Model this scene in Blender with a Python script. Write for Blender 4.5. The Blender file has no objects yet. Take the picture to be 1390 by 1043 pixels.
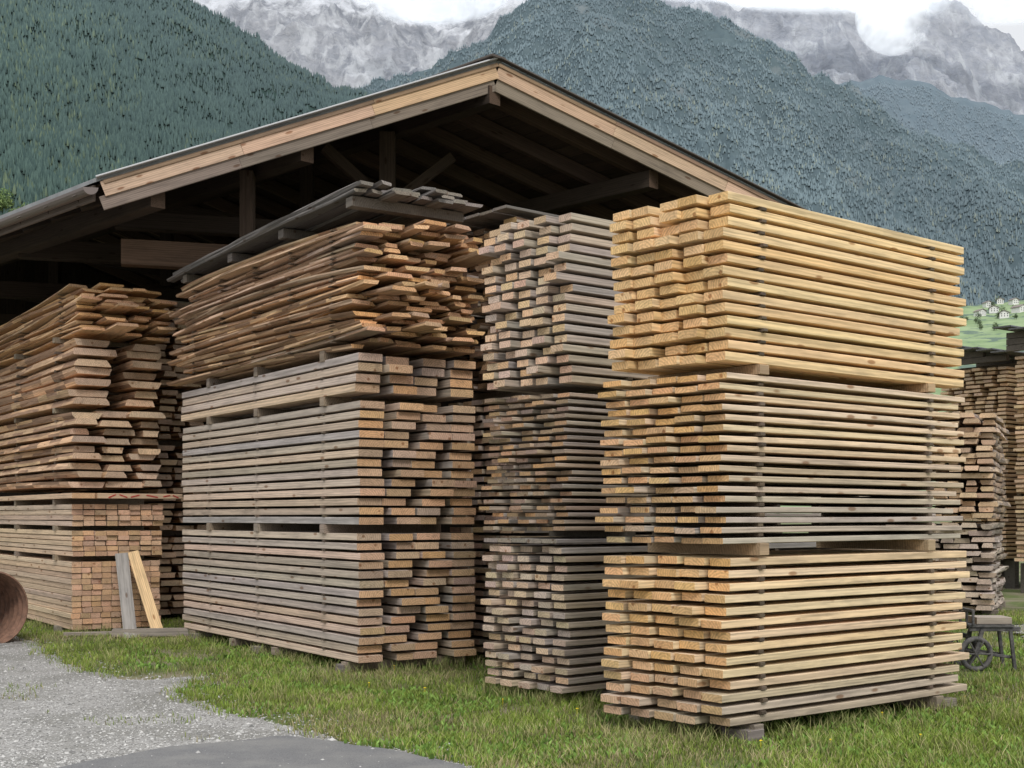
import bpy, math, random
import numpy as np
from mathutils import Vector
random.seed(7); R=random.Random(11); NR=np.random.default_rng(5)
scene=bpy.context.scene
COL=scene.collection
scene.view_settings.view_transform='Standard'
try: scene.view_settings.look='None'
except: pass
scene.view_settings.exposure=0

# ------------------------------------------------------------ node helpers
def newmat(name):
    m=bpy.data.materials.new(name); m.use_nodes=True
    nt=m.node_tree; nt.nodes.clear()
    out=nt.nodes.new('ShaderNodeOutputMaterial')
    b=nt.nodes.new('ShaderNodeBsdfPrincipled')
    b.inputs['Roughness'].default_value=0.85
    b.inputs['Specular IOR Level'].default_value=0.25
    nt.links.new(b.outputs[0],out.inputs[0])
    return m,nt,b
def diffmat(name):
    m=bpy.data.materials.new(name); m.use_nodes=True
    nt=m.node_tree; nt.nodes.clear()
    out=nt.nodes.new('ShaderNodeOutputMaterial')
    b=nt.nodes.new('ShaderNodeBsdfDiffuse'); nt.links.new(b.outputs[0],out.inputs[0])
    return m,nt,b
def N(nt,t,**kw):
    n=nt.nodes.new(t)
    for k,v in kw.items():
        if k in n.inputs.keys(): n.inputs[k].default_value=v
        else: setattr(n,k,v)
    return n
def mapping(nt,src,scale):
    m=nt.nodes.new('ShaderNodeMapping'); m.inputs['Scale'].default_value=scale
    nt.links.new(src,m.inputs['Vector']); return m.outputs[0]
def noise(nt,vec,scale,detail=4,rough=0.6,dist=0):
    n=nt.nodes.new('ShaderNodeTexNoise'); n.inputs['Scale'].default_value=scale
    n.inputs['Detail'].default_value=detail; n.inputs['Roughness'].default_value=rough
    n.inputs['Distortion'].default_value=dist
    nt.links.new(vec,n.inputs['Vector']); return n.outputs['Fac']
def ramp(nt,fac,stops,interp='LINEAR'):
    r=nt.nodes.new('ShaderNodeValToRGB'); r.color_ramp.interpolation=interp
    e=r.color_ramp.elements
    while len(e)<len(stops): e.new(0.5)
    for i,(p,c) in enumerate(stops):
        e[i].position=p; e[i].color=(c,c,c,1) if not hasattr(c,'__len__') else (*c,1)
    nt.links.new(fac,r.inputs[0]); return r.outputs[0]
def mix(nt,a,b,fac,mode='MIX'):
    m=nt.nodes.new('ShaderNodeMix'); m.data_type='RGBA'; m.blend_type=mode; m.clamp_factor=True
    for s,i in ((a,6),(b,7)):
        if hasattr(s,'__len__'): m.inputs[i].default_value=(*s,1)
        else: nt.links.new(s,m.inputs[i])
    if isinstance(fac,(int,float)): m.inputs[0].default_value=fac
    else: nt.links.new(fac,m.inputs[0])
    return m.outputs[2]
def bump(nt,b,h,strength,dist=0.01):
    n=nt.nodes.new('ShaderNodeBump'); n.inputs['Strength'].default_value=strength
    n.inputs['Distance'].default_value=dist
    nt.links.new(h,n.inputs['Height']); nt.links.new(n.outputs[0],b.inputs['Normal'])
def objco(nt): return nt.nodes.new('ShaderNodeTexCoord').outputs['Object']

# ------------------------------------------------------------ wood material
def wood_material():
    m,nt,b=newmat('sawn_wood')
    col=N(nt,'ShaderNodeAttribute',attribute_name='Col')
    bc=N(nt,'ShaderNodeAttribute',attribute_name='bco').outputs['Vector']
    w=nt.nodes.new('ShaderNodeTexWave'); w.wave_type='RINGS'; w.rings_direction='X'
    w.inputs['Scale'].default_value=14; w.inputs['Distortion'].default_value=3
    w.inputs['Detail'].default_value=2; w.inputs['Detail Scale'].default_value=1.2
    nt.links.new(mapping(nt,bc,(0.25,1,1)),w.inputs['Vector'])
    g=ramp(nt,w.outputs['Fac'],[(0,0.84),(1,1.10)])
    c=mix(nt,col.outputs['Color'],g,1.0,'MULTIPLY')
    st=noise(nt,mapping(nt,bc,(1.6,45,45)),1.0,3,0.7)
    c=mix(nt,c,ramp(nt,st,[(0.3,0.70),(0.5,1.02),(0.75,1.16)]),1.0,'MULTIPLY')
    s2=noise(nt,mapping(nt,bc,(1.3,5,5)),1.0,4,0.65,0.5)
    sf=ramp(nt,s2,[(0.50,0.0),(0.70,0.6)])
    gr=mix(nt,c,(0.62,0.63,0.66),1.0,'MULTIPLY')
    c=mix(nt,c,gr,sf)
    v=nt.nodes.new('ShaderNodeTexVoronoi'); v.inputs['Scale'].default_value=1.0
    nt.links.new(mapping(nt,bc,(2.6,8,8)),v.inputs['Vector'])
    kf=ramp(nt,v.outputs['Distance'],[(0.10,0.75),(0.16,0.0)])
    c=mix(nt,c,mix(nt,c,(0.40,0.25,0.16),1.0,'MULTIPLY'),kf)
    nt.links.new(c,b.inputs['Base Color'])
    bump(nt,b,st,0.5,0.004)
    return m
WOOD=wood_material()

class MB:
    def __init__(s): s.v=[];s.f=[];s.c=[];s.b=[]
    def board(s,o,u,w,L,W,T,cs,ce,rough=False,warp=0.0,bark=None,twist=0.0):
        o=Vector(o);u=Vector(u);w=Vector(w);up=u.cross(w).normalized()
        if up.z<0: up=-up
        if rough:
            n=12; tb=W*R.uniform(0.05,0.13)
            sec=[(0,0,1),(W,0,1),(W-tb*0.3,T*0.5,1),(W-tb,T,1),(tb,T,1),(tb*0.3,T*0.5,1)]
            if R.random()<0.5: sec=[(a,T-bz,k) for a,bz,k in sec][::-1]
        else:
            n=4; c=0.004
            sec=[(c,0,0),(W-c,0,0),(W,c,0),(W,T-c,0),(W-c,T,0),(c,T,0),(0,T-c,0),(0,c,0)]
        k=len(sec); base=len(s.v)
        ph1=R.uniform(0,6.28);ph2=R.uniform(0,6.28);bow=R.uniform(-1,1)*warp
        side=R.uniform(-1,1)*warp; 
        rx=R.uniform(0,50);py=R.uniform(-0.05,W+0.05);pz=R.uniform(-0.12,0.02)
        tap=R.uniform(-0.12,0.12) if rough else 0
        cut=R.uniform(-.05,.05) if rough else R.uniform(-.003,.003)
        for i in range(n):
            t=i/(n-1)
            z=bow*(4*t*(1-t)-0.5)+twist*(t-0.5)
            y=side*(4*t*(1-t))
            for a,h,_ in sec:
                aa=a
                if rough:
                    e=0.020*math.sin(ph1+5*t)+0.012*math.sin(ph2+13*t+ (a>W/2)*2)+R.uniform(-.009,.009)
                    aa=a+e*(1 if a>W/2 else -1)+tap*W*t*(1 if a<W/2 else -1)
                x=t*L+ (cut*(a/W-.5) if i==0 else 0)
                s.v.append(o+u*x+w*(aa+y)+up*(h+z))
                s.b.append((x+rx,aa-py,h-pz))
        for i in range(n-1):
            for j in range(k):
                j2=(j+1)%k
                s.f.append((base+i*k+j,base+i*k+j2,base+(i+1)*k+j2,base+(i+1)*k+j))
                h0,h1=sec[j][1],sec[j2][1]
                cc=cs
                if rough and bark is not None and abs(h0-h1)>1e-6:
                    q=R.random(); cc=bark if q<0.45 else lerp(bark,cs,.6 if q<.7 else 1.0)
                s.c.append(cc)
        s.f.append(tuple(base+j for j in range(k))[::-1]); s.c.append(ce)
        s.f.append(tuple(base+(n-1)*k+j for j in range(k))); s.c.append(ce)
    def box(s,o,u,w,L,W,T,cs): s.board(o,u,w,L,W,T,cs,cs)
    def beam(s,p,q,w,h,cs,up=(0,0,1),ce=None):
        p=Vector(p);q=Vector(q);d=(q-p);L=d.length;u=d/L
        wd=u.cross(Vector(up)).normalized(); upv=wd.cross(u)
        s.board(p-wd*w/2-upv*h/2,u,wd,L,w,h,cs,ce or cs)
    def build(s,name,mat=None,parent=None):
        me=bpy.data.meshes.new(name)
        me.from_pydata([tuple(a) for a in s.v],[],s.f)
        at=me.attributes.new('bco','FLOAT_VECTOR','POINT')
        at.data.foreach_set('vector',np.array(s.b,dtype=np.float32).ravel())
        ca=me.attributes.new('Col','FLOAT_COLOR','CORNER')
        cnt=np.array([len(f) for f in s.f]); cols=np.array([(*c,1.0) for c in s.c],dtype=np.float32)
        ca.data.foreach_set('color',np.repeat(cols,cnt,axis=0).ravel())
        me.materials.append(mat or WOOD)
        ob=bpy.data.objects.new(name,me); COL.objects.link(ob)
        if parent: ob.parent=parent
        me.update()
        import bmesh
        bm=bmesh.new(); bm.from_mesh(me); bmesh.ops.recalc_face_normals(bm,faces=bm.faces); bm.to_mesh(me); bm.free()
        return ob

def lerp(a,b,t): return tuple(x+(y-x)*t for x,y in zip(a,b))
def vary(c,v=0.12,h=0.04):
    k=1+R.uniform(-v,v); return (c[0]*k*(1+R.uniform(-h,h)),c[1]*k,c[2]*k*(1+R.uniform(-h*2,h*2)))

YEL=(0.76,0.515,0.265); YEL2=(0.84,0.635,0.385); PALE=(0.73,0.56,0.37); GREY=(0.42,0.375,0.33); BRN=(0.54,0.40,0.28)
ENDO=(0.58,0.34,0.165); ENDY=(0.72,0.44,0.20); DARK=(0.12,0.09,0.065); BARK=(0.13,0.08,0.05)

def bundle(mb,C,u,v,z0,z1,rows,L,W,ncol,bw,side,end,jit=0.03,skew=0.0,kind='sawn',fill=0.64,
           stick=(0.13,0.5,0.84),warp=0.006,zig=0.5,bark=BARK,stickcol=DARK,big=0.12):
    C=Vector((C[0],C[1],0)); pitch=(z1-z0)/rows; T=pitch*fill
    if kind=='rough': T=pitch*0.70
    for r in range(rows):
        z=z0+r*pitch
        n=ncol
        ws=[bw*R.uniform(0.7,1.25) for _ in range(n)]
        if kind=='sawn': ws=[bw*(1+R.uniform(-.02,.02))]*n
        free=W-sum(ws); gap=free/(n-1) if n>1 else 0
        a=0
        rsh=R.uniform(-.012,.012)
        for j in range(n):
            y=a; 
            if 0<j<n-1: y+=zig*gap*math.sin(r*1.05+j*2.1)+R.uniform(-.3,.3)*abs(gap)
            if kind=='rough': y+=R.uniform(-.03,.03)
            a+=ws[j]+gap
            t=r/max(1,rows-1)
            sc=side(t,j) ; ec=end(t,j)
            off=R.uniform(-jit,jit)+skew*(j/(n-1) if n>1 else 0)
            if R.random()<big: off-=jit*R.uniform(0.5,1.6)
            ll=L+R.uniform(-jit,jit)
            o=C+u*off+v*(y+rsh)+Vector((0,0,z))
            ang=R.uniform(-1,1)*(0.002 if kind=='sawn' else 0.02)
            uu=(u+v*ang).normalized(); vv=(v-u*ang).normalized()
            mb.board(o,uu,vv,ll,ws[j],T*(R.uniform(.95,1.0)),sc,ec,rough=(kind=='rough'),warp=warp,bark=bark,
                     twist=R.uniform(-1,1)*warp)
        if r<rows-1:
            for f in stick:
                ex=R.uniform(0.0,0.03); p=C+u*(L*f+R.uniform(-.012,.012))-v*ex+Vector((0,0,z+T+0.002))
                g=pitch-T-0.004
                mb.box(p,u,v,0.05,W+ex*2,max(g,0.008),vary(stickcol,.3))
def bearers(mb,C,u,v,z0,z1,L,W,fr=(0.13,0.5,0.84),c=(0.26,0.21,0.16),w=0.10,ext=0.03):
    C=Vector((C[0],C[1],0))
    for f in fr:
        p=C+u*(L*f-0.03)-v*ext+Vector((0,0,z0+0.003))
        mb.box(p,u,v,w,W+2*ext,z1-z0-0.006,vary(c,.2))
def feet(mb,C,u,v,zt,L,W,fr=(0.1,0.5,0.88),c=(0.22,0.19,0.16)):
    C=Vector((C[0],C[1],0))
    for f in fr:
        for g in (0.0,0.5,0.9):
            p=C+u*(L*f-0.06)+v*(W*g-0.05)+Vector((0,0,-0.03))
            mb.box(p,u,v,0.17,0.24,zt+0.027,vary(c,.2))

def unit(a,b): return Vector((a,b,0)).normalized()
uA=unit(.775,.632); vA=Vector((-uA.y,uA.x,0))
uD=unit(-.561,.828); vD=Vector((uD.y,-uD.x,0))

# ================= A : fresh yellow stack
CA=(1.475,8.9)
mb=MB()
def sideA(kind):
    def f(t,j):
        if kind=='top': return vary(lerp(YEL2,YEL,R.random()),.08)
        if kind=='mid':
            g=max(0,0.85-t*1.4)+R.uniform(0,.2); return vary(lerp(PALE,GREY,min(1,g)),.10)
        g=max(0,0.95-t*2.4)*0.9+R.uniform(0,.08); return vary(lerp(lerp(YEL2,PALE,.5),(0.44,0.37,0.30),min(1,g)),.08)
    return f
def endA(kind):
    def f(t,j):
        if kind=='mid': return vary(lerp(lerp(ENDO,ENDY,.5),(.48,.35,.23),max(0,1-t*1.3)*R.random()),.16,.07)
        if kind=='bot': return vary(lerp(ENDY,(.50,.35,.22),max(0,.9-t*1.8)),.14,.07)
        return vary(lerp(ENDY,YEL,R.random()*.9),.10,.05)
    return f
feet(mb,CA,uA,vA,0.10,2.97,1.05,fr=(0.08,0.9))
bearers(mb,CA,uA,vA,0.02,0.13,2.97,1.05,fr=(0.1,0.86))
SK=-0.16
bundle(mb,CA,uA,vA,0.135,1.335,14,2.97,1.05,5,0.19,sideA('bot'),endA('bot'),jit=0.045,skew=SK,stick=(0.12,0.83))
bearers(mb,CA,uA,vA,1.315,1.407,2.97,1.05,fr=(0.12,0.82),c=(0.48,0.35,0.22))
bundle(mb,(CA[0]-.01,CA[1]-.01),uA,vA,1.407,2.617,17,2.95,1.05,5,0.195,sideA('mid'),endA('mid'),jit=0.05,skew=SK,stick=(0.12,0.83),fill=.58,warp=.01)
bearers(mb,CA,uA,vA,2.595,2.67,2.97,1.05,fr=(0.12,0.82),c=(0.48,0.35,0.22))
bundle(mb,CA,uA,vA,2.67,3.87,14,2.97,.98,5,0.178,sideA('top'),endA('top'),jit=0.05,skew=SK,stick=(0.12,0.83),fill=.7,zig=1.2)
mb.build('lumber_stack')

# ================= B : middle stack
CB=(0.463,10.8)
mb=MB(); WB=.98; LB=5.4
sB=lambda k:(lambda t,j: vary(lerp(GREY,BRN,R.random()*k),.15))
eB=lambda a,b:(lambda t,j: vary(lerp(a,b,R.random()),.18,.08))
feet(mb,CB,uA,vA,0.09,LB,WB)
bearers(mb,CB,uA,vA,0.02,0.10,LB,WB)
bundle(mb,CB,uA,vA,0.11,1.36,16,LB,WB,5,0.155,sB(.6),eB((0.60,.43,.29),(0.48,.39,.31)),jit=0.05,skew=-.1)
for k in range(5):
    mb.board(Vector((CB[0],CB[1],1.365))-uA*0.12+vA*(0.0+k*0.198),uA,vA,3.1,0.19,0.035,vary((.30,.27,.24)),vary((.28,.24,.2)),warp=.01)
bearers(mb,CB,uA,vA,1.402,1.47,LB,WB,c=(.12,.1,.08))
bundle(mb,CB,uA,vA,1.47,2.66,20,LB,WB,5,0.15,sB(.7),eB((0.52,.31,.16),(0.22,.17,.13)),jit=0.06,skew=-.08,fill=.55)
bearers(mb,CB,uA,vA,2.64,2.72,LB,WB)
bundle(mb,CB,uA,vA,2.72,4.17,17,LB,WB,5,0.155,sB(.5),eB((0.70,.47,.30),(0.58,.43,.31)),jit=0.06,skew=-.1,fill=.68)
mb.build('lumber_stack')

# ================= C : recessed stack between D and B
CC=(0.10,13.6)
mb=MB()
feet(mb,CC,uA,vA,0.1,3,1.3)
bundle(mb,CC,uA,vA,0.1,1.5,16,3.0,1.3,6,0.19,sB(.9),eB((0.56,.38,.25),(0.42,.33,.26)),jit=0.04)
bearers(mb,CC,uA,vA,1.48,1.55,3,1.3)
bundle(mb,CC,uA,vA,1.55,2.9,16,3.0,1.3,6,0.19,sB(.9),eB((0.56,.38,.25),(0.42,.33,.26)),jit=0.04)
bearers(mb,CC,uA,vA,2.88,3.0,3,1.3)
bundle(mb,CC,uA,vA,3.0,4.75,22,3.0,1.3,5,0.22,sB(.9),eB((0.5,.30,.16),(0.26,.18,.12)),jit=0.12,kind='rough',warp=.015)
for k in range(6):
    mb.board(Vector((CC[0],CC[1],4.80))-uA*0.25+vA*(-.05+k*0.235),uA,vA,3.3,0.22,0.03,vary((.2,.18,.16)),vary((.2,.17,.14)),warp=.012)
mb.build('lumber_stack')

# ================= D : big left stack
CD=(-1.53,12.84)
mb=MB()
LD,WD=5.0,1.36
sD=lambda t,j: vary(lerp((0.61,0.465,0.345),(0.43,0.38,0.34),min(1,max(0,R.gauss(.5,.35)))),.14)
eD=lambda t,j: vary(lerp((0.62,0.37,0.20),(0.46,0.34,0.25),R.random()**1.1),.18,.06)
feet(mb,CD,uD,vD,0.09,LD,WD,fr=(0.06,0.5,0.9))
bearers(mb,CD,uD,vD,0.03,0.12,LD,WD,fr=(0.05,.4,.65,.92))
ST=(0.15,0.5,0.80)
bundle(mb,CD,uD,vD,0.13,1.44,14,LD,WD,4,0.275,sD,eD,jit=0.04,stick=ST,fill=.74,zig=1.0)
bearers(mb,CD,uD,vD,1.41,1.51,LD,WD,fr=ST)
bundle(mb,CD,uD,vD,1.51,2.77,13,LD,WD,4,0.275,sD,eD,jit=0.035,stick=ST,fill=.74,zig=1.0)
bearers(mb,CD,uD,vD,2.74,2.84,LD,WD,fr=ST)
bundle(mb,(CD[0]-.02,CD[1]-.02),uD,vD,2.84,3.24,4,LD,WD,4,0.27,sD,eD,jit=0.05,stick=ST,fill=.8)
bearers(mb,CD,uD,vD,3.2,3.32,LD,WD,fr=ST)
sR=lambda t,j: vary(lerp((0.44,0.33,0.24),(0.64,0.41,0.23),R.random()),.28,.06)
eR=lambda t,j: vary(lerp((0.70,0.41,0.20),(0.48,0.31,0.19),R.random()),.2,.08)
CD2=Vector((CD[0],CD[1],0))-uD*0.06-vD*0.06
bundle(mb,CD2,uD,vD,3.32,4.58,22,LD+.06,WD+.08,6,0.235,sR,eR,jit=0.20,stick=(.1,.3,.5,.7,.88),kind='rough',warp=.055,bark=(0.27,0.165,0.10),big=.2)
mb.build('lumber_stack')
# cover of weathered planks on D
mb=MB()
cov=(0.155,0.14,0.13)
uC=(uD+Vector((0,0,-.012))).normalized()
o=Vector((CD[0],CD[1],4.68))-uD*0.28-vD*0.12
for f in (0.05,0.35,0.62,0.9):
    mb.box(o+uC*(5.5*f)+vD*.05,uD,vD,0.14,1.30,0.10,vary((.15,.125,.105)))
for k in range(8):
    mb.board(o+vD*(k*0.178)+uD*R.uniform(-.10,.16)+Vector((0,0,0.110+0.014*math.sin(k*2.3))),uC,vD,5.5,0.172,0.034,vary(cov,.25),vary((.24,.21,.18),.2),rough=True,bark=cov,warp=.02)
for k in range(7):
    mb.board(o+vD*(k*0.19+.03)+uD*(0.05+R.uniform(-.15,.2))+Vector((0,0,0.170+0.014*math.sin(k*1.7))),uC,vD,5.4,0.18,0.034,vary(cov,.25),vary((.24,.21,.18),.2),rough=True,bark=cov,warp=.03)
for k in range(4):
    mb.board(o+vD*(.1+k*0.33)+uD*(0.3+R.uniform(-.25,.3))+Vector((0,0,0.235)),uC,vD,5.0,0.2,0.03,vary(cov,.25),vary((.2,.18,.16),.2),rough=True,bark=cov,warp=.04)
mb.build('plank_cover')

# ================= E : far left stacks
CE=(-5.91,17.3)
mb=MB(); LE=6.0; WE=1.2
sE=lambda t,j: vary(lerp((0.58,0.44,0.32),(0.62,0.45,0.30),R.random()),.15)
eE=lambda t,j: vary(lerp((0.66,0.42,0.26),(0.54,0.35,0.23),R.random()),.18,.06)
feet(mb,CE,uD,vD,0.08,LE,WE)
bundle(mb,CE,uD,vD,0.06,0.98,12,LE,WE,9,0.125,sE,eE,jit=0.02,fill=.93,stick=(),zig=0,warp=.002)
bearers(mb,CE,uD,vD,0.975,1.05,LE,WE)
bundle(mb,CE,uD,vD,1.05,1.40,5,LE,WE+.03,8,0.145,sE,eE,jit=0.03,fill=.9,stick=(),zig=0)
bearers(mb,CE,uD,vD,1.385,1.46,LE,WE)
bundle(mb,CE,uD,vD,1.46,1.76,4,LE,WE+.05,8,0.145,sE,eE,jit=0.03,fill=.9,stick=(),zig=0)
bearers(mb,CE,uD,vD,1.745,1.83,LE,WE)
mb.board(Vector((CE[0],CE[1],1.83))-uD*.2-vD*.05,uD,vD,LE,0.3,0.07,(.60,.43,.29),(.6,.38,.22))
ob_=Vector((CE[0],CE[1],1.83))-uD*.15+vD*.30; du=unit(.80,.60); dw=unit(-.60,.80)
mb.board(ob_,du,dw,1.2,0.3,0.07,(.60,.43,.29),(.6,.38,.22))
slab=lambda t,j: vary(lerp((0.66,0.44,0.27),(0.54,0.35,0.21),R.random()),.24)
eS=lambda t,j: vary(lerp((0.64,0.46,0.31),(0.44,0.32,0.23),R.random()),.22)
bundle(mb,(CE[0],CE[1]),uD,vD,2.0,3.05,9,LE,WE,3,0.38,slab,eS,jit=0.14,kind='rough',warp=.03,bark=(.32,.20,.13))
bearers(mb,CE,uD,vD,3.02,3.1,LE,WE)
bundle(mb,(CE[0],CE[1]),uD,vD,3.1,4.02,7,LE,WE,2,0.5,slab,eS,jit=0.14,kind='rough',warp=.03,bark=(.32,.20,.13))
bearers(mb,CE,uD,vD,4.0,4.08,LE,WE)
bundle(mb,(CE[0]+.1,CE[1]-.1),uD,vD,4.08,4.72,12,LE,WE+.05,4,0.3,lambda t,j:vary((.66,.43,.24),.2),eR,jit=0.35,kind='rough',warp=.06,bark=(.34,.2,.12))
mb.build('lumber_stack')
mrd,nt,b=newmat('red_marker_paint'); b.inputs['Base Color'].default_value=(.45,.03,.03,1)
mb=MB()
for t0,dz0,dz1,l in ((.15,.01,.055,.10),(.30,.055,.015,.11),(.46,.02,.05,.12),(.68,.05,.02,.16),(.92,.03,.05,.10),(1.06,.05,.015,.08)):
    p=ob_+du*t0-dw*.004+Vector((0,0,dz0)); q=ob_+du*(t0+l)-dw*.004+Vector((0,0,dz1)); mb.beam(p,q,.004,.014,(.5,.03,.03))
mb.build('red_paint_marks',mrd)
mb=MB(); CF=(-5.35,19.5)
for z0,z1,n in ((.1,1.3,11),(1.38,2.7,12),(2.78,3.5,7),(3.58,4.9,12)):
    bundle(mb,CF,uD,vD,z0,z1,n,5,1.3,5,0.23,slab,eS,jit=0.12,kind='rough',warp=.015,bark=(.2,.12,.07))
    bearers(mb,CF,uD,vD,z1-.02,z1+.08,5,1.3)
mb.build('lumber_stack')

# ================= right side far stacks
CY=lambda t,j: vary((.64,.47,.30),.15)
eY=lambda t,j: vary(lerp((.72,.50,.30),(.54,.40,.28),R.random()),.18)
for (cx,cy,W_) in ((10.75,28.0,1.6),(11.3,25.2,1.55)):
    mb=MB(); feet(mb,(cx,cy),uA,vA,0.62,3,W_,c=(.1,.09,.08))
    zz=0.66
    for q in range(3):
        bundle(mb,(cx,cy),uA,vA,zz,zz+1.36,15,3.5,W_,6,0.2,CY,eY,jit=0.06,warp=.01,stickcol=(.15,.1,.07))
        zz+=1.36; bearers(mb,(cx,cy),uA,vA,zz-.02,zz+.07,3.5,W_); zz+=.07
    mb.build('lumber_stack')
    mb=MB()
    for k in range(6):
        mb.board(Vector((cx,cy,zz+.16+.06*k))-uA*.5+vA*(-.3+k*W_*1.3/6),uA,vA,4.3,W_*1.3/6+.05,.03,(.17,.175,.185),(.12,.12,.12),warp=.02)
    for f_ in (-.2,1.6,3.2):
        for q in range(3): mb.box(Vector((cx,cy,zz+.0+.13*q))+uA*f_+vA*(-.1+q*.55),uA,vA,.12,W_+.2-q*.55,.12,(.14,.12,.1))
    mb.build('stack_cover_sheet')
mb=MB(); CH=(7.55,20.2); uH=unit(.40,.92); vH=Vector((-uH.y,uH.x,0))
feet(mb,CH,uH,vH,.1,3,1.1)
bundle(mb,CH,uH,vH,.1,1.5,13,3,1.1,4,.28,lambda t,j:vary((.48,.41,.34),.2),lambda t,j:vary((.54,.43,.34),.25),jit=.12,kind='rough',warp=.03,bark=(.28,.23,.19))
bundle(mb,CH,uH,vH,1.55,3.25,16,3,1.0,4,.25,lambda t,j:vary((.52,.39,.28),.2),lambda t,j:vary((.62,.44,.29),.25),jit=.12,kind='rough',warp=.03,bark=(.28,.22,.18))
mb.build('lumber_stack')

def lean(name,p,q,w,t,c):
    m_=MB(); m_.beam(p,q,w,t,c,up=(0.3,-1,0.2)); m_.build(name)
lean('leaning_plank',(-4.95,16.75,0.0),(-5.30,17.50,1.08),0.17,.035,(.30,.28,.26))
lean('leaning_plank',(-4.62,16.9,0.0),(-5.16,17.55,1.10),0.15,.04,(.70,.49,.27))
mb=MB(); mb.board((-5.2,16.75,0.02),unit(1,.12),unit(-.12,1),1.3,.16,.10,(.3,.26,.22),(.3,.24,.18)); mb.build('timber_sleeper')
mb=MB()
mb.board((-5.9,16.95,0.005),unit(1,.3),unit(-.3,1),1.9,.12,.05,(.3,.26,.22),(.3,.24,.18)); mb.build('scrap_plank')

# ------------------------------------------------------------ shed
shed=bpy.data.objects.new('timber_shed',None); COL.objects.link(shed)
g=unit(.961,.276); r=unit(-.701,.713)
E0=Vector((-5.12,16.0,0)); S=5.05; ZE=5.72; M=.383; LR=15.0
def P(s,t,dz=0):
    zr=ZE+M*(t if t<=S else 2*S-t)
    return E0+r*s+g*t+Vector((0,0,zr+dz))
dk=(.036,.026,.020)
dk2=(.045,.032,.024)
def plate(corners,th,name,mat,par=shed):
    me=bpy.data.meshes.new(name)
    vs=[tuple(c) for c in corners]+[tuple(Vector(c)+Vector((0,0,th))) for c in corners]
    me.from_pydata(vs,[],[(3,2,1,0),(4,5,6,7),(0,1,5,4),(1,2,6,5),(2,3,7,6),(3,0,4,7)])
    me.materials.append(mat); ob=bpy.data.objects.new(name,me); COL.objects.link(ob); ob.parent=par
    return ob
mt,nt,b=newmat('roof_metal'); oc=objco(nt)
nt.links.new(ramp(nt,noise(nt,oc,3,5),[(.3,(.16,.165,.17)),(.7,(.30,.305,.31))]),b.inputs['Base Color']); b.inputs['Roughness'].default_value=.5
ROOFM=mt
plate([P(-.08,-.1,.03),P(LR,-.1,.03),P(LR,S,.03),P(-.08,S,.03)],.05,'roof_slope_left',ROOFM)
plate([P(-.08,S+.004,.03),P(LR,S+.004,.03),P(LR,2*S+.1,.03),P(-.08,2*S+.1,.03)],.05,'roof_slope_right',ROOFM)
mb=MB()
n=22
for k in range(n):
    t0=k*S/n
    for a,bb in ((t0,t0+S/n-.006),(2*S-t0-S/n+.006,2*S-t0)):
        p=P(0.0,a,-.012);q=P(0,bb,-.012); w_=(q-p); wl=w_.length
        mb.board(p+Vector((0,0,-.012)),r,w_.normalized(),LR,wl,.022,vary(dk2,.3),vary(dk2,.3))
mb.build('roof_boarding',parent=shed)
mb=MB()
for s_ in np.arange(0.45,LR,0.85):
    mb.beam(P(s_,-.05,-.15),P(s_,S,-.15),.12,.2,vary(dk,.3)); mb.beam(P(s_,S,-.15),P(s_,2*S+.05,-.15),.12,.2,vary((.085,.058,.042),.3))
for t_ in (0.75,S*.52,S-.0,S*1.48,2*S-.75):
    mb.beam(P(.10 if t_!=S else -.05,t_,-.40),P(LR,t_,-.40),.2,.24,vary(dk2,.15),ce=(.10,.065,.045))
for s_ in (4.2,8.5,13.0):
    zt=ZE-.1
    a=P(s_,.75);c_=P(s_,2*S-.75); a.z=c_.z=zt-.05
    mb.beam(a,c_,.2,.28,vary(dk2,.1))
    k0=P(s_,S,-.5); k1=k0.copy(); k1.z=zt+.1; mb.beam(k1,k0,.2,.2,dk2,up=(0,1,0))
    for sg in (-1,1):
        k2=P(s_,S+sg*S*.45,-.45); k3=k0.copy(); k3.z=zt+.4
        mb.beam(k3,k2,.16,.18,dk2)
    for t_ in (.75,S,2*S-.75):
        if s_<5 and t_<1: continue
        pb=P(s_,t_); pb.z=0; pt=P(s_,t_,-.5)
        if t_==S: pt.z=zt-.2
        mb.beam(pb,pt,.24,.24,vary(dk2,.1),up=(0,1,0))
kb=P(2.2,S,-.5); kl=kb.copy(); kl.z-=1.35
mb.beam(kl,kb,.22,.22,(.07,.05,.037),up=(0,1,0))
for sg in (-1,1):
    k3=kb.copy(); k3.z-=1.0; k2=P(2.2,S+sg*.95,-.35); mb.beam(k3,k2,.13,.15,(.07,.05,.037))
a=P(2.2,1.2); c_=P(2.2,2*S-1.2); a.z=c_.z=kl.z-.1; mb.beam(a,c_,.2,.24,dk2)
p0=P(1.6,1.0);p1=P(1.6,3.4);p0.z=p1.z=5.15
mb.beam(p0,p1,.22,.34,(.12,.075,.05))
kk=P(1.3,2.55,-.45); k2=kk.copy(); k2.z-=.9; mb.beam(k2,kk,.18,.18,(.07,.048,.035),up=(0,1,0))
mb.build('rafters_and_trusses',parent=shed)
mb=MB()
OR=(.60,.42,.28); GB=(.24,.19,.155)
nseg=3
for sg in (0,1):
    for k in range(nseg):
        t0=S*k/nseg;t1=S*(k+1)/nseg-.004
        if sg: t0,t1=2*S-t0,2*S-t1
        c1=vary(OR,.1); c2=vary(GB,.12)
        mb.beam(P(-.09,t0,-.085),P(-.09,t1,-.085),.03,.19,c1)
        mb.beam(P(-.055,t0,-.26),P(-.055,t1,-.26),.035,.17,c2)
        mb.beam(P(-.115,t0,.0),P(-.115,t1,.0),.02,.05,vary((.30,.20,.13),.1))
mb.build('bargeboards',parent=shed)
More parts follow.
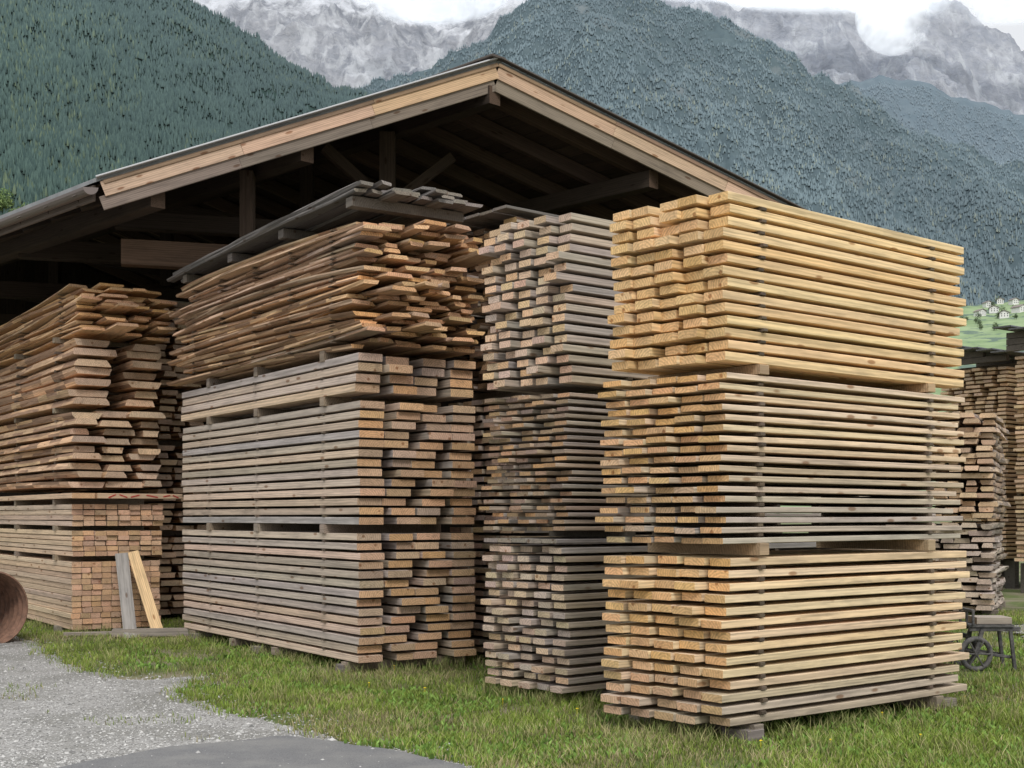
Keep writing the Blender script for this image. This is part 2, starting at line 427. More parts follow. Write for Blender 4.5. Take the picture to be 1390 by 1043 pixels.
mf,nt,b=newmat('flashing'); b.inputs['Base Color'].default_value=(.5,.5,.51,1); b.inputs['Roughness'].default_value=.45; b.inputs['Metallic'].default_value=.2
mb=MB()
mb.beam(P(-.13,-.1,.085),P(-.13,S,.085),.1,.02,(.5,.5,.5))
mb.build('verge_flashing_left',mf,shed)
mb=MB()
mb.beam(P(-.13,S,.085),P(-.13,2*S+.1,.085),.1,.02,(.1,.1,.1)); mb.beam(P(-.2,S-.05,.10),P(LR,S-.05,.10),.25,.03,(.1,.1,.1))
md,nt,b=newmat('dark_flashing'); b.inputs['Base Color'].default_value=(.09,.075,.065,1); b.inputs['Roughness'].default_value=.6
mb.build('ridge_cap',md,shed)
vs=[];fs=[]; prof=[(math.cos(a)*.09,math.sin(a)*.09) for a in np.linspace(math.pi,2*math.pi,9)]
for i,s_ in enumerate(np.linspace(-.15,LR,30)):
    c0=P(s_,-.17,-.02)
    for rr in (1,.93):
        for (a,z) in prof: vs.append(tuple(c0+g*a*rr+Vector((0,0,z*rr))))
K=18
for i in range(29):
    for j in range(8):
        fs.append((i*K+j,i*K+j+1,(i+1)*K+j+1,(i+1)*K+j)); fs.append((i*K+9+j+1,i*K+9+j,(i+1)*K+9+j,(i+1)*K+9+j+1))
    fs.append((i*K,(i+1)*K,(i+1)*K+9,i*K+9)); fs.append((i*K+8,i*K+17,(i+1)*K+17,(i+1)*K+8))
fs.append(tuple(range(0,9)))
me=bpy.data.meshes.new('gutter'); me.from_pydata(vs,[],fs)
mg,nt,b=newmat('gutter_metal'); b.inputs['Base Color'].default_value=(.17,.14,.13,1); b.inputs['Roughness'].default_value=.45; b.inputs['Metallic'].default_value=.3
me.materials.append(mg); ob=bpy.data.objects.new('gutter',me); COL.objects.link(ob); ob.parent=shed
mb=MB()
for s_ in np.arange(.1,LR,.8): mb.beam(P(s_,-.02,-.02),P(s_,-.28,-.06),.03,.012,(.14,.12,.11))
mb.beam(P(0,-.06,-.10),P(LR,-.06,-.10),.03,.20,(.16,.125,.105))
mb.build('eave_board',parent=shed)
mb=MB()
nb=50
for k in range(nb):
    t=.3+k*(2*S-.6)/nb; p=P(LR-.4,t); p.z=0
    h=ZE+M*(t if t<S else 2*S-t)-.2
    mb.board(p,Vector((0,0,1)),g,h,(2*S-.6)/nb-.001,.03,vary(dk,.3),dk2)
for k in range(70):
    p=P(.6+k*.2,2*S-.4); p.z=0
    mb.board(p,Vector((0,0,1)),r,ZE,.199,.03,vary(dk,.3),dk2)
mb.build('board_walls',parent=shed)

# ------------------------------------------------------------ noise helpers
def h2(ix,iy,seed):
    n=(ix.astype(np.int64)*374761393+iy.astype(np.int64)*668265263+seed*974634777)&0xffffffff
    n=((n^(n>>13))*1274126177)&0xffffffff
    n=n^(n>>16); return (n&0xffff)/65535.0
def vn(x,y,seed=0):
    ix=np.floor(x);iy=np.floor(y);fx=x-ix;fy=y-iy
    fx=fx*fx*(3-2*fx);fy=fy*fy*(3-2*fy)
    a=h2(ix,iy,seed);b_=h2(ix+1,iy,seed);c=h2(ix,iy+1,seed);d=h2(ix+1,iy+1,seed)
    return (a*(1-fx)+b_*fx)*(1-fy)+(c*(1-fx)+d*fx)*fy
def fbm(x,y,o=5,seed=0,ridge=False):
    s=0;a=1;t=0
    for i in range(o):
        n=vn(x*2**i+17*i,y*2**i+31*i,seed+i)
        if ridge: n=1-abs(2*n-1)
        s=s+a*n;t+=a;a*=.5
    return s/t

# ------------------------------------------------------------ mountains
def hill(name,az,crest,Df,Dc,na,ns,zf,gully,seed,mat,power=1.0,gs=1.0,fine=.22,oct=6):
    A=np.linspace(az[0],az[-1],na); Sx=np.linspace(0,1.25,ns)
    aa,ss=np.meshgrid(A,Sx)
    def height(a,s):
        D=Df+(Dc-Df)*s
        cr=np.interp(a,az,crest)
        zc=cr*Dc
        sc=np.minimum(s,1)
        z=zf+(zc-zf)*sc**power
        z=z-np.maximum(s-1,0)*Dc*1.2*.5
        X=a*D
        wx=X+250*(fbm(X/900,D/900,3,seed+50)-.5)
        nz=fbm(wx/(700*gs),D/(1500*gs),oct,seed,True)-.55
        nf=fbm(X/(120*gs),D/(170*gs),4,seed+9,True)-.5
        env=np.clip(sc*(1-sc)*4,0,1)*.8+.2*sc
        z=z+gully*nz*env+gully*fine*nf*np.clip(sc*3,0,1)
        return X,D,z
    X,Y,Z=height(aa,ss)
    v=np.stack([X,Y,Z],-1).reshape(-1,3)
    idx=np.arange(na*ns).reshape(ns,na)
    f=np.stack([idx[:-1,:-1],idx[:-1,1:],idx[1:,1:],idx[1:,:-1]],-1).reshape(-1,4)
    me=bpy.data.meshes.new(name); me.from_pydata(v.tolist(),[],f.tolist()); me.materials.append(mat)
    me.polygons.foreach_set('use_smooth',np.ones(len(f),bool))
    ob=bpy.data.objects.new(name,me); COL.objects.link(ob)
    return height
def px(l):
    return np.array([(x-695)/1750 for x,y in l]),np.array([(700-y)/1750 for x,y in l])

def forest_mat(name,c1,c2,rockc,lo=.62):
    m,nt,b=diffmat(name); oc=objco(nt)
    n1=noise(nt,oc,0.02,5,.7); n2=noise(nt,oc,0.005,5,.65)
    c=mix(nt,c1,c2,ramp(nt,n1,[(.35,0),(.65,1)]))
    c=mix(nt,c,rockc,ramp(nt,n2,[(lo,0),(lo+.08,.7)]))
    nt.links.new(c,b.inputs['Color'])
    return m
def rock_mat(name,c1,c2,snow,veg,sn=.5,vz=1400,k=.12,fresh=(.62,.64,.68),fz=2900):
    m,nt,b=diffmat(name); oc=objco(nt)
    n1=noise(nt,mapping(nt,oc,(1,.6,1.2)),0.006,7,.72,.4)
    n2=noise(nt,oc,0.003,5,.65,.6)
    n3=noise(nt,mapping(nt,oc,(1.1,.35,.40)),0.007,6,.68,.8)
    c=mix(nt,c1,c2,ramp(nt,n1,[(.38,0),(.60,1)]))
    c=mix(nt,c,snow,ramp(nt,n3,[(sn-.04,0),(sn+.08,.85)]))
    geo=nt.nodes.new('ShaderNodeSeparateXYZ'); nt.links.new(oc,geo.inputs[0])
    mb_=N(nt,'ShaderNodeMath',operation='MULTIPLY_ADD'); nt.links.new(n2,mb_.inputs[0]); mb_.inputs[1].default_value=1.6; mb_.inputs[2].default_value=.55
    ma=N(nt,'ShaderNodeMath',operation='MULTIPLY_ADD'); nt.links.new(geo.outputs['Z'],ma.inputs[0]); ma.inputs[1].default_value=-1/vz
    nt.links.new(mb_.outputs[0],ma.inputs[2])
    c=mix(nt,c,veg,ramp(nt,ma.outputs[0],[(0.0,0.0),(k,.85)]))
    mh=N(nt,'ShaderNodeMath',operation='MULTIPLY_ADD'); nt.links.new(geo.outputs['Z'],mh.inputs[0]); mh.inputs[1].default_value=1/1200; mh.inputs[2].default_value=-fz/1200-.5
    mi=N(nt,'ShaderNodeMath',operation='ADD'); nt.links.new(mh.outputs[0],mi.inputs[0]); nt.links.new(n1,mi.inputs[1])
    c=mix(nt,c,fresh,ramp(nt,mi.outputs[0],[(0.0,0.0),(.18,.8)]))
    nt.links.new(c,b.inputs['Color'])
    bump(nt,b,n1,.8,55)
    return m

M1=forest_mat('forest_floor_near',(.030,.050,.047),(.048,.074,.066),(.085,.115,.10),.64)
M2=forest_mat('forest_floor_mid_hazed',(.082,.114,.130),(.105,.140,.152),(.19,.215,.225),.60)  # mid and far floors: bluish aerial haze painted into the base colours
M3=forest_mat('forest_floor_far_hazed',(.125,.165,.195),(.15,.19,.218),(.22,.255,.28),.62)
R1=rock_mat('rock_face_hazed',(.225,.24,.27),(.34,.35,.375),(.46,.475,.50),(.165,.20,.22),.53,fz=3000)  # both rock materials carry distance haze in their rock, snow and vegetation colours
R2=rock_mat('rock_face_right_hazed',(.27,.29,.33),(.36,.375,.41),(.46,.48,.51),(.20,.24,.275),.56,fz=3300)

a1,c1=px([(-700,-420),(-300,-330),(0,-170),(100,-90),(180,-35),(240,0),(290,30),(335,55),(400,92),(470,130),(560,170),(700,240),(900,330)])
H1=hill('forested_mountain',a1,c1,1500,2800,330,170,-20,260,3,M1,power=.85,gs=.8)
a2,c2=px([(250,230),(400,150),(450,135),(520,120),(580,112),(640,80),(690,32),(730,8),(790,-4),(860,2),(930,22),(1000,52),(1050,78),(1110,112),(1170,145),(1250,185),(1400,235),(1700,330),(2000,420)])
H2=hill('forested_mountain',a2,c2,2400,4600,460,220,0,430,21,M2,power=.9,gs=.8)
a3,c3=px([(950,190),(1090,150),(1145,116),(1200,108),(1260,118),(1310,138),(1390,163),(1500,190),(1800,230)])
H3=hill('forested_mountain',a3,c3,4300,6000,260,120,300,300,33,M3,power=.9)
a4,c4=px([(780,-60),(900,-25),(960,0),(1030,-2),(1080,2),(1130,18),(1160,32),(1195,44),(1225,28),(1260,12),(1300,20),(1340,46),(1390,74),(1500,120),(1800,150)])
H4=hill('rocky_mountain',a4,c4,5600,8200,420,240,600,620,44,R2,power=.9,fine=.26)
a5,c5=px([(0,-120),(200,-60),(330,-30),(420,-25),(480,-12),(520,2),(560,18),(600,22),(640,8),(700,-30),(800,-60),(900,-40)])
H5=hill('rocky_mountain',a5,c5,5200,8600,480,280,500,800,52,R1,power=.9,fine=.20,gs=1.3)

def forest(name,H,az,smin,smax,n,hgt,c_lo,c_hi,seed,dens=.42,autumn=0.0,haze=(.15,.19,.215),hz=(0,.0)):
    rg=np.random.default_rng(seed)
    a=rg.uniform(az[0],az[1],n); s=rg.uniform(smin,smax,n)
    X,Y,Z=H(a,s)
    m=(fbm(X/160,Y/160,5,seed)+.16*(1-s)+rg.uniform(-.08,.08,n)>dens)
    X,Y,Z,s=X[m],Y[m],Z[m],s[m]; n=len(X)
    h=hgt*rg.uniform(.45,1.25,n)*(1-.35*s); rad=h*rg.uniform(.18,.28,n)
    K=5; ang=np.arange(K)*2*np.pi/K
    base=np.zeros((n,K+1,3),np.float32)
    ph=rg.uniform(0,6.28,n)
    rr=rad[:,None]*rg.uniform(.6,1.2,(n,K))
    base[:,:K,0]=X[:,None]+np.cos(ang[None]+ph[:,None])*rr
    base[:,:K,1]=Y[:,None]+np.sin(ang[None]+ph[:,None])*rr
    base[:,:K,2]=Z[:,None]+h[:,None]*rg.uniform(-.05,.15,(n,K))
    base[:,K,0]=X;base[:,K,1]=Y;base[:,K,2]=Z+h
    v=base.reshape(-1,3)
    i0=(np.arange(n)*(K+1))[:,None]
    j=np.arange(K)[None]
    f=np.stack([i0+j,i0+(j+1)%K,np.broadcast_to(i0+K,(n,K))],-1).reshape(-1,3)
    me=bpy.data.meshes.new(name); me.vertices.add(len(v)); me.vertices.foreach_set('co',v.ravel())
    me.loops.add(f.size); me.loops.foreach_set('vertex_index',f.ravel().astype(np.int32))
    me.polygons.add(len(f)); me.polygons.foreach_set('loop_start',np.arange(0,f.size,3,dtype=np.int32)); me.update()
    t=rg.random(n)[:,None]; col=np.array(c_lo)[None]*(1-t)+np.array(c_hi)[None]*t
    big=fbm(X/420,Y/600,4,seed+21)[:,None]; col=col*(.60+.8*big)
    if autumn>0:
        q=(rg.random(n)<autumn*(fbm(X/150,Y/150,2,seed+5)>.5)*1.0); col[q]=col[q]*np.array([1.7,1.4,1.0])
    hf=np.clip(hz[0]+(hz[1]-hz[0])*s,0,1)[:,None]; col=col*(1-hf)+np.array(haze)[None]*hf  # aerial haze blended into the tree colours, changing towards the crest
    col=np.concatenate([col,np.ones((n,1))],1).astype(np.float32)
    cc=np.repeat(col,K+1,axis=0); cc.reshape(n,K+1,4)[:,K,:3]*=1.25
    at=me.attributes.new('Col','FLOAT_COLOR','POINT'); at.data.foreach_set('color',cc.ravel())
    m,nt,b=diffmat(name+'_mat'); ca=N(nt,'ShaderNodeAttribute',attribute_name='Col'); nt.links.new(ca.outputs['Color'],b.inputs['Color'])
    me.materials.append(m); ob=bpy.data.objects.new(name,me); COL.objects.link(ob)
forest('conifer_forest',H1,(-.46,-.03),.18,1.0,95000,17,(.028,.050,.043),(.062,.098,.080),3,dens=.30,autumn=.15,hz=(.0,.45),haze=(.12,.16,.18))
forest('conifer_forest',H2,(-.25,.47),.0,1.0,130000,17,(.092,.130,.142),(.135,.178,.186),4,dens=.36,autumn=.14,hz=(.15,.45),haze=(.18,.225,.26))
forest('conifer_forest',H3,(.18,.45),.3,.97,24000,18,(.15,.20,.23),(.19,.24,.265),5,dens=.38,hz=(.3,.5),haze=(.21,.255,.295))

def leafy(name,H,az,sr,n,hgt,cols_,seed):
    rg=np.random.default_rng(seed); a=rg.uniform(az[0],az[1],n); s=rg.uniform(sr[0],sr[1],n); X,Y,Z=H(a,s)
    K=220; d=rg.normal(size=(n,K,3)); d/=np.linalg.norm(d,axis=2,keepdims=True); rr=rg.random((n,K,1))**.33
    hh=hgt*rg.uniform(.7,1.2,n)
    lump=1+.25*np.sin(d[:,:,0:1]*5+a[:,None,None]*900)+.2*np.cos(d[:,:,2:3]*6)
    c=d*rr*lump*(hh[:,None,None]*np.array([.36,.36,.42]))
    c[:,:,0]+=X[:,None];c[:,:,1]+=Y[:,None];c[:,:,2]+=(Z+hh*.55)[:,None]
    tri=rg.normal(size=(n,K,3,3))*hgt*.055
    V=(c[:,:,None,:]+tri).reshape(-1,3).astype(np.float32)
    me=bpy.data.meshes.new(name); me.vertices.add(len(V)); me.vertices.foreach_set('co',V.ravel())
    nf=len(V)//3; me.loops.add(len(V)); me.loops.foreach_set('vertex_index',np.arange(len(V),dtype=np.int32)); me.polygons.add(nf); me.polygons.foreach_set('loop_start',np.arange(0,len(V),3,dtype=np.int32)); me.update()
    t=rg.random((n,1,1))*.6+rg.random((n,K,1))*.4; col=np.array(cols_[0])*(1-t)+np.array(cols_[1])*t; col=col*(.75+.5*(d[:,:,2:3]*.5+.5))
    col=np.concatenate([col.reshape(-1,3),np.ones((n*K,1))],1).astype(np.float32)
    at=me.attributes.new('Col','FLOAT_COLOR','POINT'); at.data.foreach_set('color',np.repeat(col,3,axis=0).ravel())
    m,nt,b=diffmat(name+'_mat'); ca=N(nt,'ShaderNodeAttribute',attribute_name='Col'); nt.links.new(ca.outputs['Color'],b.inputs['Color'])
    me.materials.append(m); COL.objects.link(bpy.data.objects.new(name,me))
leafy('broadleaf_trees',H1,(-.43,-.378),(.17,.235),60,24,((.10,.16,.07),(.20,.26,.10)),61)

# clouds hugging the peaks
mc,nt,b=newmat('cloud_vapour'); nt.nodes.clear()
out=nt.nodes.new('ShaderNodeOutputMaterial'); tr=nt.nodes.new('ShaderNodeBsdfTransparent')
df=nt.nodes.new('ShaderNodeBsdfDiffuse'); df.inputs[0].default_value=(.85,.87,.89,1)
tl=nt.nodes.new('ShaderNodeBsdfTranslucent'); tl.inputs[0].default_value=(.5,.51,.52,1)
ad=nt.nodes.new('ShaderNodeAddShader'); nt.links.new(df.outputs[0],ad.inputs[0]); nt.links.new(tl.outputs[0],ad.inputs[1])
mx=nt.nodes.new('ShaderNodeMixShader'); lw=nt.nodes.new('ShaderNodeLayerWeight'); lw.inputs[0].default_value=.5
geo=nt.nodes.new('ShaderNodeNewGeometry')
nn=noise(nt,geo.outputs['Position'],0.0022,4,.55,.3)
inv=ramp(nt,lw.outputs['Facing'],[(0.0,1.0),(.80,0.0)],'EASE')
nf=ramp(nt,nn,[(.28,0),(.62,.95)],'EASE')
m_=N(nt,'ShaderNodeMath',operation='MULTIPLY'); nt.links.new(inv,m_.inputs[0]); nt.links.new(nf,m_.inputs[1])
nt.links.new(m_.outputs[0],mx.inputs[0]); nt.links.new(tr.outputs[0],mx.inputs[1]); nt.links.new(ad.outputs[0],mx.inputs[2]); nt.links.new(mx.outputs[0],out.inputs[0])
def cloud(pxx,pyy,D,w,h):
    bpy.ops.mesh.primitive_uv_sphere_add(segments=32,ring_count=20,location=((pxx-695)/1750*D,D,(700-pyy)/1750*D))
    o=bpy.context.object; o.name='cloud'; o.scale=(w,w*.35,h); o.data.materials.append(mc)
    for p in o.data.polygons: p.use_smooth=True
cloud(585,-8,6900,430,170); cloud(680,-45,6700,620,150)
cloud(1212,24,7000,210,210); cloud(1120,-30,7100,800,190); cloud(1350,-12,7100,560,190); cloud(960,-35,7000,560,150)

# ------------------------------------------------------------ meadow + houses at right
mm,nt,b=diffmat('meadow_grass'); oc=objco(nt)
c=mix(nt,(.19,.26,.14),(.27,.34,.20),ramp(nt,noise(nt,oc,.02,5),[(.4,0),(.6,1)]))
c=mix(nt,c,(.11,.15,.13),ramp(nt,noise(nt,oc,.03,4),[(.54,0),(.60,.9)]))
nt.links.new(c,b.inputs['Color'])
am,cm=px([(1000,470),(1200,435),(1300,414),(1350,412),(1400,405),(1600,400),(1900,390)])
HM=hill('meadow_hill',am,cm,700,1900,120,60,0,14,71,mm,power=1.0,gs=.4)
leafy('valley_trees',HM,(.33,.46),(.70,1.0),36,10,((.09,.13,.09),(.16,.20,.11)),15)
mw,nt,b=newmat('house_plaster'); b.inputs['Base Color'].default_value=(.75,.74,.72,1)
mr,nt,b=newmat('house_roof'); b.inputs['Base Color'].default_value=(.22,.18,.175,1)
mwin,nt,b=newmat('house_window'); b.inputs['Base Color'].default_value=(.10,.105,.11,1)
def house(a,s,w,d,h,rot):
    X,Y,Z=HM(np.array([a]),np.array([s])); base=Vector((X[0],Y[0],Z[0]-.3))
    e=bpy.data.objects.new('alpine_house',None); COL.objects.link(e); e.location=base; e.rotation_euler=(0,0,rot)
    def mk(n,v,f,m):
        me=bpy.data.meshes.new(n); me.from_pydata(v,[],f); me.materials.append(m); o=bpy.data.objects.new(n,me); COL.objects.link(o); o.parent=e
    rh=w*.25
    v=[(-w/2,-d/2,-4),(w/2,-d/2,-4),(w/2,d/2,-4),(-w/2,d/2,-4),(-w/2,-d/2,h),(w/2,-d/2,h),(w/2,d/2,h),(-w/2,d/2,h),(0,-d/2,h+rh),(0,d/2,h+rh)]
    mk('walls',v,[(0,1,5,8,4),(2,3,7,9,6),(1,2,6,5),(3,0,4,7)],mw)
    o_=1.2
    v=[(-w/2-o_,-d/2-o_,h-.4),(0,-d/2-o_,h+rh+.2),(w/2+o_,-d/2-o_,h-.4),(-w/2-o_,d/2+o_,h-.4),(0,d/2+o_,h+rh+.2),(w/2+o_,d/2+o_,h-.4)]
    v+= [(x,y,z+.5) for x,y,z in v]
    mk('roof',v,[(0,1,4,3),(1,2,5,4),(6,9,10,7),(7,10,11,8),(0,6,7,1),(1,7,8,2),(3,4,10,9),(4,5,11,10),(0,3,9,6),(2,8,11,5)],mr)
    v=[];f=[]
    for fl in range(2):
        for k in range(3):
            x=-w/2+w*(k+.6)/3.3; z=h*(.2+.45*fl); i=len(v)
            v+=[(x,-d/2-.05,z),(x+1.2,-d/2-.05,z),(x+1.2,-d/2-.05,z+1.6),(x,-d/2-.05,z+1.6)]; f.append((i,i+1,i+2,i+3))
    mk('windows',v,f,mwin)
for (pxx,s_,w,rt) in ((1330,.88,11,.3),(1349,.90,12,-.3),(1362,.84,12,-.2),(1383,.87,13,.5),(1376,.96,10,.2),(1340,.97,9,.2),(1358,.99,9,-.4),(1425,.8,13,0),(1470,.8,14,.4)):
    house((pxx-695)/1750,s_,w,w*1.1,6,rt)

# ------------------------------------------------------------ ground
def polymesh(name,pts,z,mat,jag=0.05):
    out=[]
    n=len(pts)
    for i in range(n):
        a=Vector(pts[i]);b_=Vector(pts[(i+1)%n])
        L=(b_-a).length; k=max(1,min(60,int(L/0.12))) if L<6 else 4
        for j in range(k):
            p=a.lerp(b_,j/k)
            if L<6: 
                d=Vector((-(b_-a).y,(b_-a).x)).normalized()
                p=p+d*(jag*(2*vn(np.array([p.x*3.0]),np.array([p.y*3.0]),3)[0]-1)*1.6+jag*.7*R.uniform(-1,1))
            out.append((p.x,p.y))
    me=bpy.data.meshes.new(name); 
    import bmesh
    bm=bmesh.new(); vs=[bm.verts.new((x,y,z)) for x,y in out]; f=bm.faces.new(vs)
    if f.normal.z<0: f.normal_flip()
    bmesh.ops.triangulate(bm,faces=[f]); bm.to_mesh(me); bm.free()
    me.materials.append(mat); ob=bpy.data.objects.new(name,me); COL.objects.link(ob)
    return out
mgd,nt,b=newmat('grass_ground'); oc=objco(nt)
n1=noise(nt,oc,6,5,.7); n2=noise(nt,oc,.9,4,.6)
c=mix(nt,(.06,.085,.025),(.12,.15,.045),ramp(nt,n1,[(.35,0),(.65,1)]))
c=mix(nt,c,(.21,.18,.125),ramp(nt,n2,[(.46,0),(.60,.85)]))
nt.links.new(c,b.inputs['Base Color']); bump(nt,b,n1,.8,.03)
me=bpy.data.meshes.new('ground'); me.from_pydata([(-9000,-3000,0),(9000,-3000,0),(9000,9000,0),(-9000,9000,0)],[],[(0,1,2,3)]); me.materials.append(mgd)
COL.objects.link(bpy.data.objects.new('ground',me))
mgv,nt,b=newmat('gravel'); oc=objco(nt)
v=nt.nodes.new('ShaderNodeTexVoronoi'); v.inputs['Scale'].default_value=55; nt.links.new(oc,v.inputs['Vector'])
n1=noise(nt,oc,1.2,5,.65); n3=noise(nt,oc,120,3,.7)
c=mix(nt,(.27,.26,.245),(.43,.42,.405),ramp(nt,v.outputs['Color'],[(.2,0),(.8,1)]))
c=mix(nt,c,(.21,.205,.185),ramp(nt,n1,[(.43,0),(.60,.75)]))
c=mix(nt,c,ramp(nt,n3,[(.3,.65),(.7,1.15)]),1.0,'MULTIPLY')
nt.links.new(c,b.inputs['Base Color']); bump(nt,b,v.outputs['Distance'],.9,.012)
GP=[(-7.27,18.3),(-6.09,16.28),(-4.72,13.66),(-3.9,12.75),(-3.52,12.44),(-2.97,12.84),(-3.09,11.76),(-2.41,10.69),(-2.18,10.18),(-1.62,9.59),(-1.0,8.97),(-.26,8.16),(.3,7.0),(1.5,5.0),(3,2),(3,-6),(-30,-6),(-30,19.5),(-12,19.0)]
gpoly=polymesh('gravel_road',GP,.004,mgv,.07)
G2=[(6.6,15.6),(8.5,15.3),(14,16),(16,20),(8.3,20.0),(6.9,18)]
gpoly2=polymesh('gravel_patch',G2,.004,mgv,.1)
mas,nt,b=newmat('asphalt'); oc=objco(nt)
n1=noise(nt,oc,90,4,.8); n2=noise(nt,oc,2.5,5,.65)
c=mix(nt,(.10,.10,.102),(.21,.21,.212),ramp(nt,n1,[(.35,0),(.68,1)]))
c=mix(nt,c,(.24,.235,.22),ramp(nt,n2,[(.42,0),(.7,.6)]))
nt.links.new(c,b.inputs['Base Color']); bump(nt,b,n1,.7,.006)
AP=[(-2.87,8.16),(-2.62,8.55),(-2.28,8.97),(-1.63,9.33),(-1.1,9.0),(-.66,8.62),(-.26,8.1),(.1,7.0),(-.2,5.0),(-.2,-5.5),(-4,-5.5),(-4,5.2)]
apoly=polymesh('asphalt_road',AP,.009,mas,.035)

def inpoly(x,y,poly):
    ins=np.zeros(len(x),bool); n=len(poly)
    for i in range(n):
        x1,y1=poly[i];x2,y2=poly[(i+1)%n]
        if y1==y2: continue
        c=((y1>y)!=(y2>y))&(x<(x2-x1)*(y-y1)/(y2-y1)+x1); ins^=c
    return ins
def blades(name,X,Y,h,w,cols,matn):
    n=len(X); rg=NR
    th=rg.uniform(0,6.28,n); ln=rg.uniform(.1,.9,n)*h; lt=rg.uniform(0,6.28,n)
    dx=np.cos(th)*w/2;dy=np.sin(th)*w/2; lx=np.cos(lt)*ln;ly=np.sin(lt)*ln
    V=np.zeros((n,5,3),np.float32)
    V[:,0]=np.stack([X-dx,Y-dy,0*X],-1);V[:,1]=np.stack([X+dx,Y+dy,0*X],-1)
    V[:,2]=np.stack([X+dx*.8+lx*.35,Y+dy*.8+ly*.35,h*.6],-1);V[:,3]=np.stack([X-dx*.8+lx*.35,Y-dy*.8+ly*.35,h*.6],-1)
    V[:,4]=np.stack([X+lx,Y+ly,h],-1)
    i0=np.arange(n)[:,None]*5
    loops=np.concatenate([i0+np.array([[0,1,2,3]]),i0+np.array([[3,2,4]])],1).ravel().astype(np.int32)
    ls=np.stack([np.arange(n)*7,np.arange(n)*7+4],-1).ravel().astype(np.int32)
    me=bpy.data.meshes.new(name); me.vertices.add(n*5); me.vertices.foreach_set('co',V.ravel())
    me.loops.add(len(loops)); me.loops.foreach_set('vertex_index',loops)
    me.polygons.add(n*2); me.polygons.foreach_set('loop_start',ls); me.update()
    at=me.attributes.new('Col','FLOAT_COLOR','POINT'); c4=np.concatenate([cols,np.ones((n,1))],1).astype(np.float32)
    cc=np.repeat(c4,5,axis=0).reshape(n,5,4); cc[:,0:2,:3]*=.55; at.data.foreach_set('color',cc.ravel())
    m,nt,b=diffmat(matn); ca=N(nt,'ShaderNodeAttribute',attribute_name='Col'); nt.links.new(ca.outputs['Color'],b.inputs['Color'])
    me.materials.append(m); ob=bpy.data.objects.new(name,me); COL.objects.link(ob)
n=420000
Y=7.4+ (NR.random(n)**1.5)*14; X=NR.uniform(-.46,.46,n)*Y
inside=inpoly(X,Y,gpoly)|inpoly(X,Y,gpoly2)
edge=inpoly(X-.12,Y-.12,gpoly)&inpoly(X+.12,Y+.12,gpoly)
keep=(~inside)|((~edge)&(NR.random(n)<.35))|(inside&(fbm(X*1.3,Y*1.3,3,8)>.70)&(NR.random(n)<.15))
asp=inpoly(X,Y,apoly)
dn=fbm(X*1.1,Y*1.1,4,12)*.7+fbm(X*4,Y*4,3,13)*.3
keep&=(~asp)&(dn+NR.random(n)*.36>.615)
X,Y=X[keep],Y[keep];n=len(X)
f1=fbm(X*2.2,Y*2.2,3,4)[:,None]; f2=fbm(X*.7,Y*.9,3,44)[:,None]; t=NR.random(n)[:,None]
c_a=np.array([[.155,.235,.04]]);c_b=np.array([[.29,.35,.085]]);c_c=np.array([[.38,.33,.18]])
cols=c_a*(1-t)+c_b*t; q=(NR.random(n)<.12+.5*np.clip((f2[:,0]-.45)*3,0,1)); cols[q]=c_c*NR.uniform(.7,1.2,(q.sum(),1)); cols*= (.6+.75*f1)
h=NR.uniform(.02,.065,n)*(.45+1.2*f1[:,0]); 
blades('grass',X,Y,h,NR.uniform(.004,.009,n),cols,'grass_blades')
n=36000; Y=7.4+(NR.random(n)**1.4)*9; X=NR.uniform(-.3,.46,n)*Y
k=(~inpoly(X,Y,gpoly))&(fbm(X*1.7,Y*1.7,3,77)>.50); X,Y=X[k],Y[k];n=len(X)
t=NR.random(n)[:,None]; cols=np.array([[.13,.24,.05]])*(1-t)+np.array([[.26,.39,.10]])*t
blades('clover_weeds',X,Y,NR.uniform(.02,.06,n),NR.uniform(.018,.035,n),cols,'weed_leaves')
tx=[];ty=[]
for k in range(220):
    y=R.uniform(8,17); x=R.uniform(-.42,.45)*y
    if inpoly(np.array([x]),np.array([y]),gpoly)[0]: continue
    m_=R.randint(15,40); tx+= [x+R.gauss(0,.05) for _ in range(m_)]; ty+=[y+R.gauss(0,.05) for _ in range(m_)]
for C_,u_,v_,L_,W_ in ((CA,uA,vA,2.97,1.05),(CB,uA,vA,3,.98),(CD,uD,vD,5,1.36),(CE,uD,vD,6,1.2)):
    for k in range(50):
        if R.random()<.6: p=Vector((C_[0],C_[1],0))+u_*R.uniform(0,L_)-v_*R.uniform(-.08,.1)
        else: p=Vector((C_[0],C_[1],0))+v_*R.uniform(0,W_)-u_*R.uniform(-.1,.12)
        if inpoly(np.array([p.x]),np.array([p.y]),gpoly)[0]: continue
        m_=R.randint(8,30); tx+= [p.x+R.gauss(0,.05) for _ in range(m_)]; ty+=[p.y+R.gauss(0,.05) for _ in range(m_)]
X=np.array(tx);Y=np.array(ty);n=len(X);t=NR.random(n)[:,None]
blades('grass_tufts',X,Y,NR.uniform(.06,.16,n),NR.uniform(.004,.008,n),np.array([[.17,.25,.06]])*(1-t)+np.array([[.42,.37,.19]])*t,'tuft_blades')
mfw,nt,b=newmat('dandelion_yellow'); b.inputs['Base Color'].default_value=(.75,.55,.02,1)
vs=[];fs=[]
